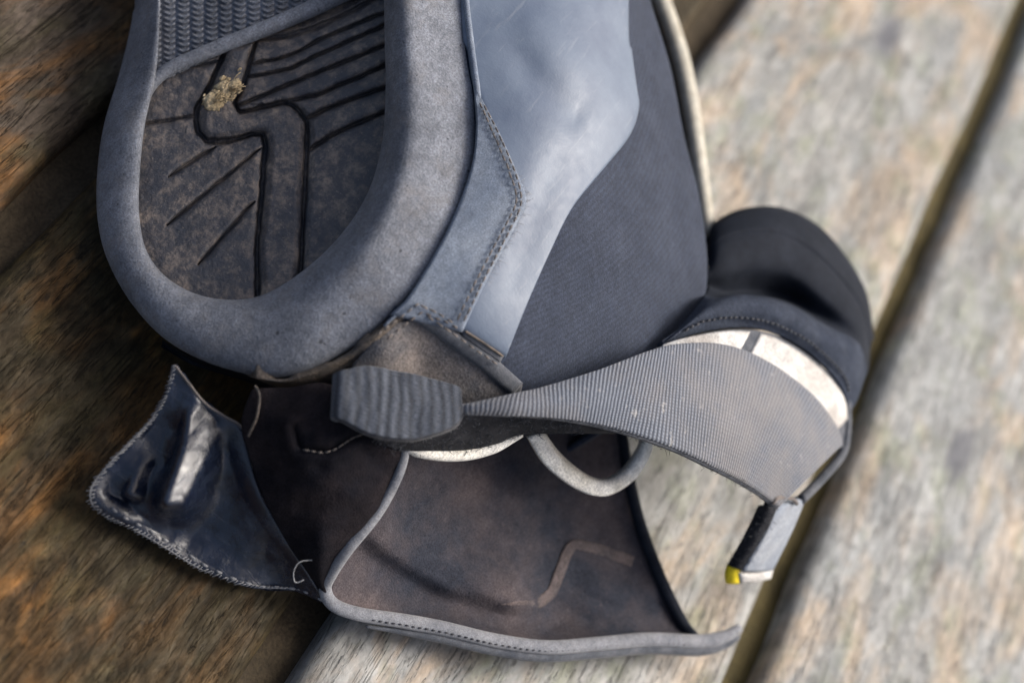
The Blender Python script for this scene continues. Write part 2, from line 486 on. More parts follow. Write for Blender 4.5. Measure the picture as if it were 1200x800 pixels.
deck = structure('deck')
deck['label'] = 'weathered wooden deck of wide boards with dark gaps between them'
deck['category'] = 'deck'
PITCH = .132
EDGE0 = float(np.mean([P(1092 - .412 * (y - 320), y, 0)[1] for y in (300, 500, 760)]))   # near edge of the right-hand board
GAP = .0118


def plank(i, mat, x0=-.35, x1=1.9):
    ya = EDGE0 + PITCH * (i + 0) ; y1 = ya; y0 = ya - PITCH + GAP
    yy = [y0, y0 + .0006, y0 + .0018, y0 + .0038, y0 + .0065]
    zz = [-.0065, -.0036, -.0016, -.0004, 0]
    mid = np.linspace(y0 + .0065, y1 - .0065, 12)[1:-1]
    prof = list(zip(yy, zz)) + [(y, 0) for y in mid] + list(zip([2 * (y0 + y1) / 2 - y for y in yy[::-1]], zz[::-1])) + [(y1, -.03), (y0, -.03)]
    xs = np.linspace(x0, x1, 260); k = len(prof)
    v = []
    for x in xs:
        for (y, z) in prof:
            q = np.array([x * 40, y * 40 + i * 9.1])
            e = 1 if z > -.01 else 0
            dz = e * (.0006 * vnoise(q * np.array([.25, 2]), 1.0, 3) + .0004 * vnoise(q * np.array([.8, 5]), 1.0, 5)) - .0008 * e
            side = 0 if y0 + .004 < y < y1 - .004 else .0009 * vnoise(np.array([x * 30, i * 3. + (y > (y0 + y1) / 2) * 7]), 1.0, 8)
            v.append((x, y + side, z + dz))
    n = len(xs); f = []
    for a in range(n - 1):
        for j in range(k):
            f.append((a * k + j, a * k + (j + 1) % k, (a + 1) * k + (j + 1) % k, (a + 1) * k + j))
    f.append(tuple(range(k - 1, -1, -1))); f.append(tuple((n - 1) * k + j for j in range(k)))
    return link('plank', v, f, mat, deck)


PALE = (.262, .266, .26); PDK = (.205, .208, .20); PST = (.37, .285, .20); PDAMP = (.195, .215, .225)  # pale boards, with the sky glare on them put into the colour
BRN = (.080, .057, .032); BDK = (.026, .018, .009); BST = (.25, .11, .025); BDAMP = (.026, .020, .009)  # wet brown boards, also darkened in colour for shade and missing glare


def kn(px, py, rx, ry):
    p = P(px, py, 0); return (p[0], p[1], rx, ry)


mats = {
    -1: wood('wood_far_side', PALE, PDK, PST, PDAMP, .2, 5),
    0: wood('wood_pale_right', PALE, PDK, PST, PDAMP, .2, 1, [kn(1126, 532, .02, .007)]),
    1: wood('wood_pale_middle', (.272, .270, .256), PDK, PST, PDAMP, .2, 2, [kn(1040, 45, .022, .008)]),
    2: wood('wood_wet_shaded_brown', BRN, BDK, BST, BDAMP, .75, 3, [], .18),
    3: wood('wood_wet_shaded_left', (.098, .076, .057), BDK, BST, (.030, .021, .011), .5, 4, (), .2),
    4: wood('wood_wet_shaded_left_outer', (.19, .16, .12), BDK, BST, BDAMP, .5, 6),
}
# board i reaches up to y = EDGE0 + PITCH*i ; the right-hand pale board is i = 0 (y below EDGE0)
for i in range(-4, 7):
    plank(i, mats[max(-1, min(4, i))])
GAPFILL = Mat('olive_gap_fill', .8, .3); GAPFILL.color(GAPFILL.ramp(GAPFILL.noise(70, 5), [(.3, (.038, .029, .007)), (.7, (.080, .061, .018))])); GAPFILL.bump(GAPFILL.noise(500, 4), .001, .8)  # olive of the lit board sides, painted on an added fill
GAPFILL2 = fabric('brown_gap_fill', (.030, .022, .012), (.062, .046, .028), .4, 900, .9, 0, .0005, 60)
for i in range(-4, 7):
    ya = EDGE0 + PITCH * i; xs_ = np.linspace(-.35, 1.9, 120)
    v = [(x, ya + e * (GAP + .004) - .002, -.0095 - .0016 * (e in (.33, .66)) + .0012 * vnoise(np.array([x * 60, i + e]), 1., 3)) for x in xs_ for e in (0, .33, .66, 1)]
    link('added_gap_fill', v, gridfaces(120, 4, 0, False), GAPFILL if i < 1 else GAPFILL2, deck)  # added strip, covers the board sides that would render in shade
GRD = Mat('soil_under_deck', .95, .2); GRD.color(GRD.ramp(GRD.noise(30, 5), [(.3, (.02, .017, .012)), (.7, (.05, .042, .03))])); GRD.bump(GRD.noise(200, 4), .004, .8)
gs = np.array([[(x, y, -.16) for y in np.linspace(-6, 6, 12)] for x in np.linspace(-5, 7, 12)])
g = link('ground', gs.reshape(-1, 3), gridfaces(12, 12, 0, True), GRD); g['kind'] = 'structure'
JO = wood('joist_wood', (.12, .095, .06), BDK, BST, BDAMP, .6, 9)
for x in (-.2, .42, 1.04, 1.66):
    v = [(x + a, y, z) for y in (-1.2, 1.2) for (a, z) in ((-.022, -.0315), (.022, -.0315), (.022, -.13), (-.022, -.13))]
    f = [(0, 1, 5, 4), (1, 2, 6, 5), (2, 3, 7, 6), (3, 0, 4, 7), (3, 2, 1, 0), (4, 5, 6, 7)]
    link('joist', v, f, JO, deck, smoothf=False)

# ------------------------------------------------------------------ the overshoe
boot = bpy.data.objects.new('overshoe', None); COL.objects.link(boot); boot.location = tuple(BASE)
boot['label'] = 'worn dark grey neoprene overshoe lying on its side with its heel flap and strap open'
boot['category'] = 'overshoe'

# sole plane
_a, _b, _c3 = P(165, 200, .020), P(450, 100, .060), P(300, 345, .036)
SN = np.cross(_b - _a, _c3 - _a); SN /= np.linalg.norm(SN)
if SN @ (CAM - _a) < 0: SN = -SN


def onsole(px, py, off=0.0):
    r = ray(px, py); t = ((_a + SN * off - CAM) @ SN) / (r @ SN); return CAM + r * t


def tocam(p):
    d = CAM - p; return d / np.linalg.norm(d, axis=-1, keepdims=True)


# --- ring of the heel: stations (inner edge, outer edge, height of outer, bulge)
RI = [(189, -420), (188, -40), (187, 20), (183, 85), (170, 145), (164, 200), (163, 250), (171, 292), (192, 322), (226, 343), (266, 351), (306, 346),
      (350, 321), (396, 279), (430, 228), (447, 170), (452, 100), (450, 0), (446, -420)]
RO = [(164, -420, .011), (159, -40, .011), (155, 20, .011), (140, 85, .011), (122, 145, .011), (114, 200, .011), (114, 255, .011), (126, 305, .013), (156, 358, .017),
      (200, 402, .023), (262, 431, .031), (335, 441, .042), (412, 407, .056), (481, 342, .070), (525, 268, .0765), (552, 195, .080), (555, 120, .0818),
      (541, 0, .083), (534, -420, .084)]
inner_off = np.interp(np.arange(19), [0, 9, 12, 14, 18], [.0028, .0030, .0045, .0085, .0095])
bul = np.interp(np.arange(19), [0, 6, 9, 12, 14, 18], [.0044, .0046, .0064, .0078, .0078, .0074])
NS = 200
ti = cru(RI, NS); to = cru(RO, NS); io = np.interp(np.linspace(0, 18, NS), np.arange(19), inner_off); bu = np.interp(np.linspace(0, 18, NS), np.arange(19), bul)
rows = []
for k in range(NS):
    wi = onsole(ti[k, 0], ti[k, 1], io[k]); wl = onsole(ti[k, 0], ti[k, 1], -.006); wo = P(*to[k]); u = k / (NS - 1) * 18
    prof = [wl, wi - tocam(wi) * .0008]
    for t in np.linspace(0.02, 1, 17):
        fk = float(smooth(10.5, 13.5, np.array(k / (NS - 1) * 18)))
        b = bu[k] * (1 - fk) * (1 - (2 * t - 1) ** 2) ** .52 + fk * .0150 * (1 - t) * (1 - (1 - min(t / .38, 1)) ** 2)
        q = wi * (1 - t) + wo * t; prof.append(q + tocam(q) * b)
    away = -tocam(wo)
    flank = float(smooth(11.0, 12.2, np.array(u)))        # 0 left/bottom silhouette, 1 seam on the flank
    inw = (wi - wo); inw[2] = 0; inw /= max(np.linalg.norm(inw), 1e-6)
    g1 = wo + away * .005 + inw * .001
    g2 = wo + inw * .010; g2 = g2 + away * .006; g2[2] = max(.002, g2[2] - .012)
    s1 = wo + away * .0016; s2 = wo + away * .014
    prof += [s1 * flank + g1 * (1 - flank), s2 * flank + g2 * (1 - flank)]
    rows.append(prof)
ring = np.array(rows)
# light scuffs and dents
sn = vnoise(np.stack(np.meshgrid(np.arange(NS), np.arange(ring.shape[1]), indexing='ij'), -1), 7.0, 2)
ring[:, 3:18] += tocam(ring[:, 3:18]) * (sn[:, 3:18, None] * .00022)
fl = np.dot(np.cross(ring[101, 9] - ring[100, 9], ring[100, 10] - ring[100, 9]), tocam(ring[100, 9])) > 0
sole = link('sole_rim', ring.reshape(-1, 3), gridfaces(NS, ring.shape[1], 0, fl), RUB, boot)
sole['label'] = 'thick rounded grey rubber rim round the heel of the sole'

# --- heel tread: grooves carved as relief, each bar its own piece
spL = [(264, 55), (259, 72), (241, 110), (230, 130), (232, 153), (245, 166), (272, 164), (303, 156), (311, 166), (308, 210), (304, 260), (301, 300), (302, 360)]
spR = [(299, 50), (295, 65), (285, 100), (276, 117), (280, 131), (310, 125), (335, 121), (350, 130), (360, 146), (359, 175), (356, 247), (351, 330)]
GR = [[(295, 75), (340, 65), (385, 42), (470, 8)], [(290, 90), (335, 82), (372, 65), (470, 22)], [(278, 124), (325, 105), (385, 80), (470, 46)],
      [(330, 121), (375, 110), (410, 95), (470, 69)], [(361, 139), (397, 122), (470, 97)], [(361, 177), (397, 155), (470, 124)]]
G0 = [(270, 50), (345, 40), (410, 14), (470, -20)]
LG = [[(165, 146), (200, 141), (229, 136)], [(205, 82), (256, 72)]]
FIN = [[(197, 207), (253, 172)], [(195, 264), (306, 174)], [(232, 310), (298, 236)]]
STEP = 1.25
xs = np.arange(150, 468, STEP); ys = np.arange(-60, 366, STEP)
q = np.stack(np.meshgrid(ys, xs, indexing='ij')[::-1], -1)
jit = np.stack([vnoise(q, 9., 1), vnoise(q, 9., 2)], -1) * .7
qq = q + jit
depth = np.zeros(q.shape[:2])


def groove(line, w, d, taper=0):
    global depth
    r, al = segdist(qq, cr(line, 30) if len(line) > 2 else line)
    ww = w * (1 - taper * (1 - np.minimum(1, np.minimum(al, 1 - al) * 6)))
    ww = ww * (1 + .22 * vnoise(qq, 14., 8)); x_ = r / np.maximum(ww, .1)
    depth = np.maximum(depth, d * (1 - smooth(.3, 1.0, x_)) + .0007 * (1 - smooth(.4, 2.8, x_)))


groove(spL, 4.3, .0034); groove(spR, 3.6, .0032)
for a in GR: groove(a, 2.7, .0022)
groove(G0, 4.5, .0026)
for a in LG: groove(a, 2.8, .0018)
for a in FIN: groove(a, 2.7, .0018, .7)
rl, _ = segdist(qq, spL); rr, _ = segdist(qq, spR)
spl_x = lambda y, line: np.interp(y, [p[1] for p in line], [p[0] for p in line])


def inside(pt, pg):
    x, y = pt[..., 0], pt[..., 1]; c = np.zeros(x.shape, bool); n = len(pg)
    for i in range(n):
        (x1, y1), (x2, y2) = pg[i], pg[(i + 1) % n]
        if y1 == y2: continue
        c ^= ((y1 > y) != (y2 > y)) & (x < (x2 - x1) * (y - y1) / (y2 - y1) + x1)
    return c


spine = inside(qq, spL + spR[::-1])
right = ~spine & inside(qq, spR + [(351, 380), (600, 380), (600, -100), (305, -100), (299, 50)])
pid = np.zeros(q.shape[:2], int)                      # 0 left lower
pid[spine] = 1
yg = lambda a: np.interp(qq[..., 0], [p[0] for p in a], [p[1] for p in a])
rid = np.full(q.shape[:2], 2)
for a in GR: rid = rid + (qq[..., 1] > yg(a))
pid[right] = rid[right]                               # 2 .. 8
left = ~spine & ~right
pid[left & (qq[..., 1] < yg(LG[0]))] = 9
pid[left & (qq[..., 1] < yg(LG[1])) & (qq[..., 0] < 262)] = 10
pid[(~spine) & (qq[..., 1] < yg(G0)) & (qq[..., 0] > 250)] = 11
lev = np.array([0, .0013, -.0006, -.0002, .0002, .0003, .0004, .0004, .0002, -.0004, -.001, -.0022])
hgt = -depth + .00035 * vnoise(q, 40., 4) + .00012 * vnoise(q, 5., 6)
hgt += lev[pid] * np.clip(1 - depth / .0012, 0, 1)
# the bars on the right lie like overlapping leaves
lines = [G0] + GR
for a_, b_ in zip(lines[:-1], lines[1:]):
    ya_, yb_ = yg(a_), yg(b_); fr_ = np.clip((qq[..., 1] - ya_) / np.maximum(yb_ - ya_, 4), 0, 1)
    msk = right & (qq[..., 1] > ya_) & (qq[..., 1] <= yb_)
    hgt += np.where(msk, .0011 * (fr_ - .3) * np.clip(1 - depth / .0018, 0, 1), 0)
tw = np.empty(q.shape[:2] + (3,))
for i in range(q.shape[0]):
    for j in range(q.shape[1]): tw[i, j] = onsole(q[i, j, 0], q[i, j, 1], hgt[i, j])
ringpoly = [tuple(p) for p in cru(RI, 120)]
cx, cy = 305, 150
grown = [(cx + (p[0] - cx) * 1.05 + 0, cy + (p[1] - cy) * 1.05) for p in ringpoly]
keep = inside(q, grown) & (q[..., 1] > 95 - (q[..., 0] - 183) * .50 - 14)
tread = bpy.data.objects.new('heel_tread', None)
m = q.shape[1]
plate_v = [onsole(p[0], p[1], -.0048) for p in grown]
tread = link('heel_tread', plate_v, [tuple(range(len(plate_v)))], TREAD, boot, smoothf=False)
for k in range(12):
    fid = []
    for i in range(q.shape[0] - 1):
        for j in range(q.shape[1] - 1):
            if keep[i, j] and keep[i + 1, j + 1] and keep[i, j + 1] and keep[i + 1, j] and pid[i, j] == k: fid.append((i, j))
    if len(fid) < 30: continue
    used = {}; vv = []; ff = []
    for i, j in fid:
        f4 = []
        for a, b in ((i, j), (i + 1, j), (i + 1, j + 1), (i, j + 1)):
            key = a * m + b
            if key not in used: used[key] = len(vv); vv.append(tw[a, b])
            f4.append(used[key])
        ff.append(f4)
    vv = np.array(vv)
    nn = np.cross(vv[ff[0][1]] - vv[ff[0][0]], vv[ff[0][3]] - vv[ff[0][0]])
    if nn @ SN < 0: ff = [f[::-1] for f in ff]
    o = link('tread_bar', vv, ff, TREAD, tread)
    if k == 1: o.name = 'tread_spine'

# divider ridge across the sole and the ribbed pad beyond it
dv = cr([(168, 120), (180, 97), (200, 80), (250, 58), (310, 34), (370, 8), (440, -26), (500, -60)], 70)
dw = np.array([onsole(x, y, .0012) for x, y in dv])
prof_n = 12
rr_ = np.interp(np.linspace(0, 1, 70), [0, .12, .3, 1], [.0012, .0019, .0021, .0027])
v, f = tube(dw, rr_, 14, 1.0)
link('divider_rib', v, f, RUB, boot)
xs2 = np.arange(178, 462, 1.25); ys2 = np.arange(-418, 100, .95)
q2 = np.stack(np.meshgrid(ys2, xs2, indexing='ij')[::-1], -1)
cw = 16.5; colid = np.floor((q2[..., 0] - 190) / cw); lx = ((q2[..., 0] - 190) / cw) % 1
yy_ = q2[..., 1] + (colid % 2) * 3.2 + 1.4 * np.cos(lx * 2 * math.pi) + .5 * vnoise(q2, 12., 3)
h2 = .0011 * np.clip(.5 + .8 * np.sin(yy_ / 6.7 * 2 * math.pi), 0, 1) * np.clip(6 * np.minimum(lx, 1 - lx), 0, 1)
pw = np.empty(q2.shape[:2] + (3,))
for i in range(q2.shape[0]):
    for j in range(q2.shape[1]): pw[i, j] = onsole(q2[i, j, 0], q2[i, j, 1], h2[i, j] - .0008)
cut = max(2, 2)
fl = np.dot(np.cross(pw[41, 50] - pw[40, 50], pw[40, 51] - pw[40, 50]), SN) > 0
ff = []
nm = q2.shape[1]
for i in range(q2.shape[0] - 1):
    for j in range(nm - 1):
        x, y = q2[i, j]
        if y < 100 - (x - 178) * .46:
            a = i * nm + j; t4 = (a, a + 1, a + nm + 1, a + nm); ff.append(t4[::-1] if fl else t4)
pad = link('ribbed_pad', pw.reshape(-1, 3), ff, RUB, boot)

# --- the upper: one height field, panels laid on it
UP = tps([(541, 0, .083), (535, -420, .084), (553, 110, .0822), (550, 200, .080), (525, 268, .0765), (481, 342, .070), (412, 407, .057), (335, 444, .043),
          (613, 230, .084), (535, 385, .071), (640, 0, .089), (640, -420, .090), (650, 120, .089), (742, -420, .083), (738, 0, .082), (746, 125, .082),
          (700, 205, .083), (640, 300, .080), (590, 418, .070), (765, 0, .072), (788, 90, .069), (804, 160, .065), (820, 240, .060), (829, 300, .056),
          (828, 345, .053), (760, 300, .073), (700, 400, .068), (785, 395, .060), (600, 455, .064), (490, 420, .061), (540, 475, .057), (450, 405, .063), (640, 490, .056), (730, 480, .054), (780, 450, .056), (450, 460, .054)])


def bumps(p):
    """soft creases of the coated panel"""
    p = np.asarray(p, float)
    r1, a1 = segdist(p, [(585, 40), (625, 95), (668, 135), (690, 140)])
    r2, a2 = segdist(p, [(600, 10), (650, 60), (700, 105)])
    r3, a3 = segdist(p, [(668, 165), (640, 215), (610, 300), (590, 360)])
    e = lambda a: np.clip(np.minimum(a, 1 - a) * 4, 0, 1)
    return -.0009 * np.exp(-(r1 / 20) ** 2) * e(a1) + .0005 * np.exp(-(r2 / 22) ** 2) * e(a2) - .0005 * np.exp(-(r3 / 18) ** 2) * e(a3) \
        + .00008 * vnoise(p, 60., 9)


def U(p, off=0.0):
    p = np.asarray(p, float); h = UP(p) + bumps(p) + off
    return world(np.concatenate([p, h[..., None]], -1))


def ruled(A, B, nu, nv, sm=True):
    a = cr(A, nu) if sm else poly(A, nu); b = cr(B, nu) if sm else poly(B, nu)
    t = np.linspace(0, 1, nv)[None, :, None]
    return a[:, None] * (1 - t) + b[:, None] * t


seam = [(522, -420), (533, -150), (538, -50), (541, 0), (548, 60), (555, 115), (557, 160), (551, 200), (525, 268), (481, 342)]
sil = [(700, -420), (722, -200), (746, -70), (762, 0), (786, 80), (802, 160), (818, 224), (827, 280), (829, 320), (826, 348)]
# neoprene body (goes on under every panel and round the far side down to the deck)
A = cr(seam + [(462, 372), (452, 400), (450, 430), (450, 455)], 150); B = cr(sil + [(812, 385), (800, 425), (780, 465), (740, 490)], 150)
t = np.linspace(-.02, 1, 90)[None, :, None]
gp = A[:, None] * (1 - t) + B[:, None] * t
gw = U(gp, -.0006)
fh = np.array([fw[0], fw[1], 0]); fh /= np.linalg.norm(fh)
ext = []
last = gw[:, -1]
for s, dz in ((.003, -.003), (.006, -.009), (.007, -.018), (.005, -.028), (.001, -.040), (-.004, -.052)):
    e = last + fh * s; e[:, 2] = np.maximum(.003, last[:, 2] + dz); ext.append(e)
gw = np.concatenate([gw, np.stack(ext, 1)], 1)
body = sheet('neoprene_body', gw, NEO, boot, .0, .002)
body['label'] = 'dark blue grey neoprene side of the overshoe'

# coated panel
pl = [(533, -420), (540, 0), (548, 60), (556, 105), (575, 150), (600, 205), (606, 235), (590, 275), (560, 330), (535, 385)]
pr_ = [(742, -420), (735, 0), (739, 60), (745, 105), (747, 128), (736, 160), (702, 203), (668, 246), (640, 303), (614, 362), (591, 419)]
g = ruled(pl, pr_, 150, 70)
w_ = U(g)
panel = sheet('coated_panel', w_, COATM, boot, .0011, .001, 3)
panel['label'] = 'smooth shiny blue grey coated panel on the side'

# heel counter patch with two rows of stitching
hl = [(556, 112), (558, 150), (551, 200), (524, 270), (482, 342), (457, 369)]
hr = [(558, 108), (585, 158), (606, 206), (615, 231), (612, 248), (598, 275), (570, 328), (541, 389)]
g = ruled(hl, hr, 110, 46)
g[-1:] = g[-1:]
patchw = U(g, .0006)
hp = sheet('heel_patch', patchw, SIDE, boot, .0015, .001, 3)
l1 = cr([(561, 117), (578, 156), (598, 204), (605, 229), (602, 245), (588, 272), (560, 325), (534, 378), (489, 354), (470, 368)][:8], 160)
l2 = cr([(566, 120), (586, 160), (605, 206), (611, 231), (608, 248), (595, 274), (567, 328), (540, 384)], 160)
stitches('stitching', U(l1, .0024), hp, THR, .0024, .0018, .00028)
stitches('stitching', U(l2, .0023), hp, THR, .0024, .0018, .00028)
l3 = poly([(534, 380), (516, 369), (490, 356), (470, 371), (440, 394)], 80); l4 = poly([(540, 386), (522, 377), (494, 366), (480, 376), (452, 398)], 80)
stitches('stitching', U(l3, .0024), hp, THR, .0024, .0018, .00028)
stitches('stitching', U(l4, .0016), hp, THR, .0024, .0018, .00028)
# fibres frayed from the patch edge
rt_ = U(cr([(603, 206), (615, 231), (612, 248), (598, 275), (570, 328)], 70), .0015)
dr = np.array([P(640, 260, .084) - P(600, 255, .084)] * 70); dr /= np.linalg.norm(dr, axis=1, keepdims=True)
hairs('frayed_fibre', rt_ + np.random.normal(0, .0003, rt_.shape), hp, THRL, .0022, .000045, .6, dr)

lipc = cr([(527, -420), (538, -150), (543, -50), (546, 0), (553, 60), (560, 115), (562, 160), (556, 202), (530, 270), (487, 344), (450, 382)], 150)
lv, lf = tube(U(lipc, .0010), np.interp(np.arange(150), [0, 110, 149], [.0009, .0009, .0004]), 8, .8); link('seam_lip', lv, lf, SIDE, boot)
# muddy sole edge under the rim at the heel
ea = cr([(300, 441), (335, 444), (375, 430), (412, 410), (450, 382), (487, 346)], 70)
eb = cr([(288, 437), (340, 456), (385, 450), (420, 434), (455, 408), (492, 366)], 70)
t = np.linspace(0, 1, 14)[None, :, None]; g = ea[:, None] * (1 - t) + eb[:, None] * t
hh = UP(g) + .00015 * np.sin(t[..., 0] * 20 + vnoise(g, 25., 1) * 3)
hh = hh - .010 * t[..., 0] ** 1.5 * np.linspace(1, .25, 70)[:, None]
edge = sheet('sole_edge', world(np.concatenate([g, hh[..., None]], -1)), EDGE, boot, .0006, .003, 2)
# heel wall under the rim; its left end is a dark sheet painting in shade
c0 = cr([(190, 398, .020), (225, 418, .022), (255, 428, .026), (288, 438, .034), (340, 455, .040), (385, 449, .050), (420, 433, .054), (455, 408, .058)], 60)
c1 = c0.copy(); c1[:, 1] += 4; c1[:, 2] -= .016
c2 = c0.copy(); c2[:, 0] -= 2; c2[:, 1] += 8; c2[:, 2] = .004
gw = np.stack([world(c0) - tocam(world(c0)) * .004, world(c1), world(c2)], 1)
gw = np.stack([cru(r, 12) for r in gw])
link('heel_wall_shade', gw.reshape(-1, 3), gridfaces(60, 12, 0, True), NEOD, boot)

# dusty fabric triangle over the heel, with its dark bound edge
g = ruled([(462, 378), (440, 398), (415, 425), (410, 460)], [(505, 372), (560, 408), (610, 448), (600, 486)], 50, 50, False)
g = np.stack([cru(r, 50) for r in g])
heelf = sheet('heel_fabric', U(g, -.0012 + 0) + 0, HEELF, boot, .0012, .002)
g = ruled([(480, 372), (520, 399), (560, 429), (600, 462)], [(490, 360), (540, 392), (575, 414), (612, 448)], 60, 12, False)
hb = sheet('bound_edge', U(g, .0004), BINDD, boot, .0012, .001, 5)
stitches('stitching', U(poly([(497, 368), (540, 397), (590, 432)], 60), .0020), hb, THR, .0026, .0019, .00026)
g = ruled([(541, 392), (560, 407), (585, 424)], [(546, 387), (566, 400), (590, 416)], 30, 8, False)
sheet('bound_edge', U(g, .0006), BINDD, boot, .0008, .001, 2)
link('worn_edge', *tube(U(poly([(545, 388), (566, 401), (589, 417)], 30), .0016), .0003, 6), EDGE, boot)

# --- knit strap
ST = [(505, 479, .0540), (544, 477.5, .0650), (600, 465, .0705), (640, 455, .0715), (700, 435, .0725), (760, 412, .0725), (800, 403, .0715), (850, 405, .070), (900, 425, .066),
      (950, 462, .060), (978, 498, .054), (986, 520, .0505)]
SB = [(505, 483, .0535), (544, 482, .0645), (590, 484, .070), (640, 487, .071), (690, 495, .0715), (740, 508, .071), (790, 526, .069), (830, 545, .066), (860, 560, .062),
      (885, 575, .058), (900, 586, .055), (910, 594, .053)]
a = cru(ST, 160); b = cru(SB, 160); t = np.linspace(0, 1, 60)[None, :, None]
g = a[:, None] * (1 - t) + b[:, None] * t
g[..., 2] += .004 * np.sin(np.pi * t[..., 0]) * np.linspace(.1, 1, 160)[:, None] ** .7 + .0005 * vnoise(g[..., :2], 38., 12)
SG = world(g)
strap = sheet('strap', SG, KNIT, boot, .0011, .0011, 2)
strap['label'] = 'ribbed grey knit closing strap stretched across the ankle'
link('strap_binding', *tube(SG[:, -1] - tocam(SG[:, -1]) * .0006, .0009, 6), BINDD, strap)
ue = SG[np.random.randint(0, 150, 420), -1]
hairs('frayed_fibre', ue + np.random.normal(0, .0005, ue.shape), strap, FUZZ, .0016, .00007, 1.2)
# backing with white print
OB = [(760, 412, .069), (800, 397, .0685), (850, 387, .068), (890, 388, .067), (920, 399, .0645), (955, 423, .060), (985, 455, .054), (993, 480, .050), (990, 522, .0465)]
ob = cr(OB, 120); ia = cr([(755, 420, .0695)] + [tuple(np.array(p) - (0, 0, .0016)) for p in ST[5:]], 120)
ia[:, 1] += 5
t = np.linspace(0, 1, 16)[None, :, None]
bg_ = ob[:, None] * (1 - t) + ia[:, None] * t
back = sheet('strap_backing', world(bg_), BINDD, strap, .0002, .0014)


def printed(u0, u1, v0, v1, slope):
    us = np.linspace(0, 1, 40)[:, None]; vs_ = np.linspace(0, 1, 10)[None]
    uu = (u0 + (u1 - u0) * us + slope * vs_) * 119; vv = (v0 + (v1 - v0) * vs_) + 0 * us
    i = np.clip(uu, 0, 118.99); i0 = i.astype(int); f = (i - i0)[..., None]
    O = ob[i0] * (1 - f) + ob[i0 + 1] * f; I = ia[i0] * (1 - f) + ia[i0 + 1] * f
    return world(O * (1 - vv[..., None]) + I * vv[..., None])


sheet('white_print', printed(.06, .385, .10, 1, .02), WHITE, strap, .0006, 0)
sheet('white_print', printed(.425, .90, .10, 1, .025), WHITE, strap, .0006, 0)
# dark lip along the outer end of the strap
lip = cr([(992, 470, .050), (992, 500, .048), (987, 530, .047), (965, 558, .047), (938, 586, .047)], 50)
link('strap_lip', *tube(world(lip), .0016, 8, 1.3), BINDD, strap)

# strap end hanging down with its pile edge and tags
tb = np.array([[(908, 592, .053), (925, 588, .050), (943, 584, .047)], [(893, 628, .044), (910, 627, .041), (926, 624, .038)],
               [(870, 668, .034), (887, 669, .031), (904, 668, .028)]], float)
tg = cru(np.stack([cru(r, 16) for r in tb]), 24)
tab = sheet('strap_end', world(tg), TABM, strap, .0008, .002, 2)
sg = np.array([[(890, 592, .050), (900, 594, .053), (910, 594, .0525)], [(872, 628, .040), (884, 630, .043), (894, 630, .0435)], [(853, 662, .031), (862, 665, .034), (871, 668, .0335)]], float)
sgr = cru(np.stack([cru(r, 10) for r in sg]), 24)
sw = world(sgr)
pile = sheet('loop_pile', sw, FUZZ, tab, .0004, .003)
ri = np.random.randint(0, 24, 260), np.random.randint(0, 10, 260)
hairs('loop_pile', sw[ri] + np.random.normal(0, .0004, (260, 3)), tab, PILE, .0018, .00009, 1.8)
yg_ = world(cru(np.stack([cru(r, 6) for r in np.array([[(853, 661, .031), (860, 662, .033), (867, 664, .0335)], [(850, 672, .029), (858, 673, .031), (866, 674, .0315)],
                                                       [(851, 682, .0275), (859, 683, .029), (866, 682, .0295)]], float)]), 8))
sheet('yellow_tag', yg_, YEL, tab, .0009, .0012, 2)
wg = world(cru(np.stack([cru(r, 12) for r in np.array([[(866, 671, .033), (885, 671, .031), (905, 667, .028)], [(867, 682, .030), (885, 681, .028), (902, 677, .0255)]], float)]), 6))
sheet('white_tag', wg, WHITE, tab, .0009, .0012, 2)
link('thread_loop', *tube(world(cr([(905, 590, .055), (912, 583, .056), (928, 584, .053), (934, 590, .050)], 20)), .0007, 8), THR, strap)

# --- ankle cuff
R0 = [(772, 408, .064), (810, 393, .066), (860, 384, .0665), (905, 390, .0655), (950, 415, .0615), (985, 452, .0555), (995, 485, .0495)]
R1 = [(785, 396, .067), (824, 368, .070), (865, 360, .071), (910, 368, .070), (957, 392, .066), (998, 424, .058), (1005, 468, .050)]
R2 = [(822, 352, .062), (838, 351, .067), (872, 346, .069), (916, 356, .068), (962, 381, .0635), (1005, 408, .056), (1014, 442, .049)]
R2b = [(826, 346, .054), (842, 349, .056), (876, 345, .056), (918, 353, .055), (962, 377, .056), (1006, 402, .0555), (1016, 438, .0488)]
R3 = [(830, 338, .045), (850, 345, .043), (882, 343, .042), (922, 350, .043), (962, 371, .049), (1006, 396, .0545), (1018, 432, .0486)]
R4 = [(829, 322, .048), (848, 318, .0500), (884, 313, .0515), (924, 321, .0525), (964, 346, .0535), (1007, 382, .0538), (1019, 420, .0485)]
R4b = [(829, 306, .0475), (844, 287, .0520), (882, 276, .0545), (923, 283, .0550), (965, 311, .0545), (1008, 361, .0522), (1020, 408, .0482)]
R5 = [(829, 296, .0455), (839, 268, .0490), (874, 253, .0510), (919, 254, .0515), (964, 281, .0510), (1008, 341, .0500), (1022, 398, .0472)]
R6 = [(830, 290, .043), (837, 262, .0455), (873, 245, .0470), (920, 246, .0480), (967, 273, .0480), (1011, 335, .0480), (1024, 398, .0460)]
cg = np.stack([cru(r, 90) for r in (R0, R1, R2, R2b, R3, R4, R4b, R5, R6)], 1)
cw_ = np.stack([cru(r, 81) for r in world(cg)])
last = cw_[:, -1]; ext = []
for s_, dz in ((.0012, -.0006), (.0022, -.003), (.003, -.008), (.003, -.020), (.0, -.044)):
    e = last + fh * s_; e[:, 2] = np.maximum(.003, last[:, 2] + dz); ext.append(e)
wrap = np.concatenate([cw_[:, 62:], np.stack(ext, 1)], 1)
cuff = sheet('ankle_cuff', cw_[:, :31], CUFF, boot, .0, .0012)
cuff['label'] = 'rounded dark neoprene ankle cuff with stitched front roll'
